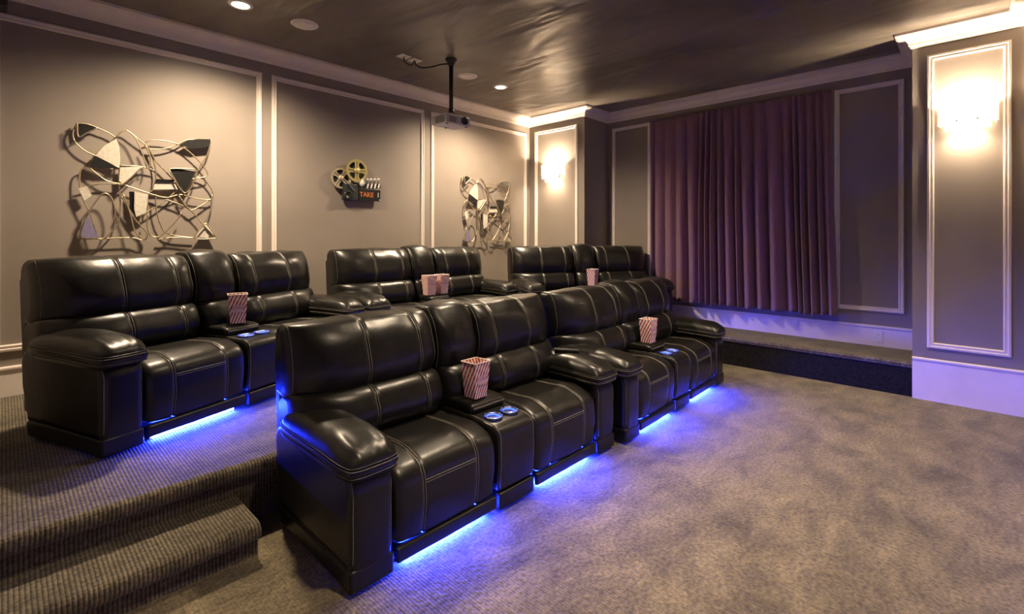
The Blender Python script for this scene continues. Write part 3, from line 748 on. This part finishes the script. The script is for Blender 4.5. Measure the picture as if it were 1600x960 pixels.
# ------------------------------------------------------------------ wall art
AW=[
[(-0.434,0.427),(-0.456,0.36),(-0.447,0.289),(-0.393,0.224),(-0.324,0.186),(-0.243,0.143),(-0.172,0.103)],
[(-0.434,0.427),(-0.375,0.433),(-0.309,0.413),(-0.233,0.382),(-0.196,0.35)],
[(-0.434,0.427),(-0.427,0.322),(-0.375,0.36),(-0.314,0.409)],
[(-0.196,0.35),(-0.172,0.265),(-0.166,0.164),(-0.174,0.049),(-0.172,-0.065),(-0.166,-0.216),(-0.179,-0.35),(-0.233,-0.438),(-0.283,-0.485),(-0.302,-0.48)],
[(-0.196,0.35),(-0.134,0.423),(-0.052,0.365),(0.021,0.297),(0.075,0.191),(0.141,0.112),(0.208,0.03),(0.288,-0.084)],
[(-0.134,0.423),(-0.073,0.368),(-0.026,0.245),(0.005,0.131)],
[(0.493,0.433),(0.312,0.408),(0.214,0.342),(0.119,0.3),(0.021,0.287),(0.0,0.313),(0.016,0.352),(0.097,0.373),(0.231,0.358),(0.347,0.277),(0.438,0.169),(0.458,0.094),(0.323,0.051),(0.185,0.012)],
[(0.493,0.433),(0.462,0.292),(0.413,0.194),(0.347,0.049),(0.288,-0.084)],
[(0.0,0.313),(0.032,0.2),(0.021,0.107)],
[(0.032,0.289),(0.075,0.112),(0.059,-0.048),(0.021,-0.103),(0.011,-0.261),(-0.063,-0.3),(-0.119,-0.214),(-0.159,-0.127)],
[(-0.172,0.125),(-0.021,0.131),(0.075,0.105)],
[(-0.021,0.131),(-0.149,-0.027),(-0.174,-0.001)],
[(-0.196,0.337),(-0.324,0.188),(-0.365,0.099),(-0.407,0.07),(-0.419,0.002),(-0.413,-0.076),(-0.393,-0.178),(-0.361,-0.268),(-0.305,-0.472)],
[(-0.361,0.096),(-0.271,0.084),(-0.172,0.1)],
[(-0.37,-0.286),(-0.338,-0.212),(-0.279,-0.117),(-0.228,-0.144),(-0.202,-0.268),(-0.233,-0.395)],
[(-0.37,-0.286),(-0.411,-0.421),(-0.41,-0.476),(-0.3,-0.48),(-0.093,-0.473),(-0.011,-0.494),(0.013,-0.434),(-0.073,-0.315),(-0.119,-0.214)],
[(-0.365,0.093),(-0.309,0.037),(-0.243,-0.013),(-0.149,-0.031),(-0.011,-0.079),(0.141,-0.122),(0.254,-0.089),(0.371,-0.116),(0.493,-0.119),(0.508,-0.044),(0.444,0.057),(0.371,0.086)],
[(-0.149,-0.114),(-0.104,-0.278),(-0.073,-0.418),(-0.011,-0.49)],
[(0.021,-0.103),(0.141,-0.136),(0.288,-0.196),(0.377,-0.276),(0.431,-0.358),(0.518,-0.46)],
[(0.444,-0.337),(0.493,-0.201),(0.508,-0.073)],
[(0.444,-0.337),(0.359,-0.474),(0.512,-0.48),(0.521,-0.457),(0.444,-0.337)],
[(0.231,-0.049),(0.141,-0.149),(0.021,-0.245),(-0.063,-0.297)],
[(0.075,-0.1),(0.075,-0.206),(0.102,-0.337),(0.163,-0.437),(0.359,-0.474)],
[(0.254,-0.252),(0.219,-0.321),(0.141,-0.417),(0.086,-0.464),(0.032,-0.451),(0.008,-0.366),(0.016,-0.274)],
[(0.086,-0.49),(0.208,-0.47),(0.359,-0.474)],
[(0.242,-0.103),(0.312,-0.209),(0.347,-0.221),(0.419,-0.176),(0.493,-0.119)],
[(0.163,0.126),(0.242,0.139),(0.371,0.125),(0.283,-0.076),(0.163,0.126)],
[(-0.411,-0.082),(-0.29,-0.036),(-0.154,-0.034)],
]
AP=[
('dark',[(-0.434,0.426),(-0.375,0.431),(-0.311,0.409),(-0.42,0.324)]),
('cream',[(-0.196,0.341),(-0.172,0.265),(-0.166,0.164),(-0.172,0.105),(-0.252,0.148),(-0.324,0.188),(-0.267,0.277)]),
('dark',[(-0.333,0.18),(-0.252,0.142),(-0.174,0.1),(-0.271,0.087),(-0.363,0.095)]),
('cream',[(-0.166,0.129),(-0.021,0.128),(-0.149,-0.025),(-0.174,-0.001)]),
('dark',[(0.24,0.351),(0.312,0.407),(0.395,0.426),(0.493,0.436),(0.475,0.364),(0.347,0.33)]),
('dark',[(0.165,0.126),(0.242,0.138),(0.369,0.124),(0.283,-0.073)]),
('cream',[(0.068,0.003),(0.21,0.012),(0.233,-0.044),(0.055,-0.056)]),
('black',[(0.077,0.034),(0.202,0.038),(0.21,0.012),(0.068,0.003)]),
('cream',[(-0.074,-0.085),(0.017,-0.103),(0.011,-0.189),(0.002,-0.261),(-0.063,-0.297),(-0.076,-0.232)]),
('black',[(-0.108,-0.087),(-0.074,-0.085),(-0.076,-0.232),(-0.073,-0.277),(-0.104,-0.214)]),
('cream',[(-0.425,-0.083),(-0.375,-0.06),(-0.345,-0.133),(-0.391,-0.18)]),
('lavender',[(-0.37,-0.286),(-0.338,-0.377),(-0.304,-0.472),(-0.407,-0.472),(-0.411,-0.427)]),
('cream',[(0.444,-0.339),(0.493,-0.4),(0.518,-0.46),(0.503,-0.475),(0.359,-0.471)]),
]

def wall_art(cx_, cz_, label):
    t = empty('wire_wall_art', (cx_, 0, cz_)); tag(t, label, 'wall art', 'abstract wire wall sculptures')
    for i, w_ in enumerate(AW):
        d0 = -.035 - .02 * (i % 3); d1 = -.035 - .02 * ((i * 2 + 1) % 3)
        k = len(w_)
        pts = smooth_path([(x, d0 + (d1 - d0) * j / (k - 1), z) for j, (x, z) in enumerate(w_)], 6)
        MB().tube(pts, .0056, 6).build('wire', 'gold', t)
    for i, (c_, poly) in enumerate(AP):
        d = -.046 - .008 * (i % 3)
        mx_ = sum(p[0] for p in poly) / len(poly); mz_ = sum(p[1] for p in poly) / len(poly)
        MB().prism([(p[0], p[1]) for p in poly], d, d - .004, 'Y').build('plate', 'art_' + c_, t)
    for (x, z) in ((-.434, .40), (.48, .40), (-.40, -.46), (.48, -.46)): MB().lathe([(.008, -.001), (.008, -.055)], 10, (x, 0, z), 'Y').build('standoff', 'gold', t)
    return t
wall_art(.840, 1.961, 'large abstract gold wire wall art with cream and dark plates, above left sofa')
wall_art(4.835, 1.905, 'abstract gold wire wall art near the corner, right of film reel ornament')

# film reel, camera and clapperboard ornament
t = empty('film_reel_ornament', (2.83, 0, 2.1)); tag(t, 'metal film reel and clapperboard ornament in middle wall panel', 'wall ornament')
def reel(cx_, cz_, r_, y, material, a0):
    mb = MB(); n = 48
    def ring(ra, rb, ya, yb):
        mb.lathe([(ra, ya), (rb, ya), (rb, yb), (ra, yb), (ra, ya)], n, (cx_, 0, cz_), 'Y', smooth=False, cap=False)
    ring(r_ * .80, r_, y, y - .012)
    o = mb.build('reel', material, t)
    hb = MB().lathe([(r_ * .26, y), (r_ * .26, y - .016), (r_ * .1, y - .020), (0, y - .020)], 24, (cx_, 0, cz_), 'Y').build('hub', material, o)
    # four broad spokes, each with a slot, leave four round openings
    for q in range(4):
        a = a0 + q * math.pi / 2; dx, dz = math.cos(a), math.sin(a); px_, pz_ = -dz, dx
        for s_ in (-1, 1):
            pts = []
            for f_, wd in ((.2, .20), (.38, .17), (.55, .17), (.7, .26), (.84, .46)):
                pts.append((cx_ + dx * r_ * f_ + px_ * s_ * r_ * wd, cz_ + dz * r_ * f_ + pz_ * s_ * r_ * wd))
            inn = [(cx_ + dx * r_ * f_ + px_ * s_ * r_ * .035, cz_ + dz * r_ * f_ + pz_ * s_ * r_ * .035) for f_ in (.84, .2)]
            MB().prism(pts + inn, y - .001, y - .010, 'Y').build('spoke', material, o)
    MB().lathe([(r_ * .84, y + .012), (r_ * .84, y + .008), (0, y + .008)], 32, (cx_, 0, cz_), 'Y').build('film', 'gunmetal' if material == 'brass' else 'gunmetal', o)
reel(-.040, .150, .130, -.060, 'brass', R(90))
reel(-.222, .050, .118, -.040, 'pale_brass', R(55))
MB().box(-.205, -.02, -.065, -.02, -.195, -.005).build('camera_body', 'gunmetal', t, bevel=.012)
MB().lathe([(.05, -.02), (.05, -.075), (.035, -.085), (.03, -.075), (0, -.075)], 24, (-.15, 0, -.135), 'Y').build('camera_lens', 'art_dark', t)
MB().tube(smooth_path([(-.125, -.07, .03), (-.13, -.075, -.02), (-.10, -.07, -.06), (-.07, -.07, -.09)]), .008, 8).build('camera_strap', 'chrome', t)
MB().lathe([(.0, -.035), (.028, -.02), (.05, 0), (.028, .02), (0, .035)], 20, (.025, -.055, .012), 'X').build('lamp', 'offwhite', t)
MB().box(-.012, .270, -.055, -.035, -.185, -.05).build('clapper_slate', 'art_black', t, bevel=.004)
sl = MB().prism([(-.012, -.05), (.270, -.03), (.272, .03), (-.010, -.005)], -.055, -.035, 'Y').build('clapper_bar', 'art_black', t)
for i in range(4):
    x = .085 + i * .049
    MB().prism([(x, -.045 + .02 * i * .25), (x + .02, -.043 + .02 * i * .25), (x + .035, .012 + i * .005), (x + .013, .010 + i * .005)], -.0552, -.057, 'Y').build('stripe', 'offwhite', sl)
    MB().lathe([(.0, .0), (.012, .006), (.017, .018), (.012, .032), (0, .038)], 14, (.098 + i * .049, -.048, .042 + i * .004)).build('bulb', 'offwhite', t)
    MB().lathe([(.008, -.02), (.008, .045)], 10, (.098 + i * .049, -.048, 0)).build('bulb_stem', 'gunmetal', t)
text_mesh('TAKE', .078, 'orange', 'lettering', t, (.088, -.0565, -.118), (R(90), 0, 0), .002, sx=.95)
text_mesh('1', .078, 'offwhite', 'lettering', t, (.238, -.0565, -.115), (R(90), 0, 0), .002)
MB().lathe([(.006, -.055), (.006, -.062), (0, -.064)], 12, (.258, 0, -.17), 'Y').build('rivet', 'offwhite', t)

# outlet on the recess baseboard, speaker in the back left corner
t = empty('wall_outlet', (XR - .016, -4.425, .43)); tag(t, 'white wall outlet on baseboard of curtain recess', 'outlet')
MB().box(-.006, 0, -.04, .04, -.06, .06).build('cover_plate', 'offwhite', t, bevel=.003)
for z in (-.022, .022): MB().box(-.0075, -.005, -.018, .018, z - .014, z + .014).build('socket', 'trim', t, bevel=.002)
t = empty('corner_speaker', (-.055, -.30, 3.165)); tag(t, 'black rounded speaker high in the back left corner', 'speaker')
MB().box(-.09, .083, -.09, .09, -.10, .10).build('cabinet', 'black', t, bevel=.03, seg=4)
MB().box(-.062, .062, -.0945, -.088, -.075, .075).build('grille', 'projdark', t, bevel=.003)
MB().tube([(-.095, .0, .0), (-.06, .0, .0)], .02, 10).build('bracket', 'black', t)
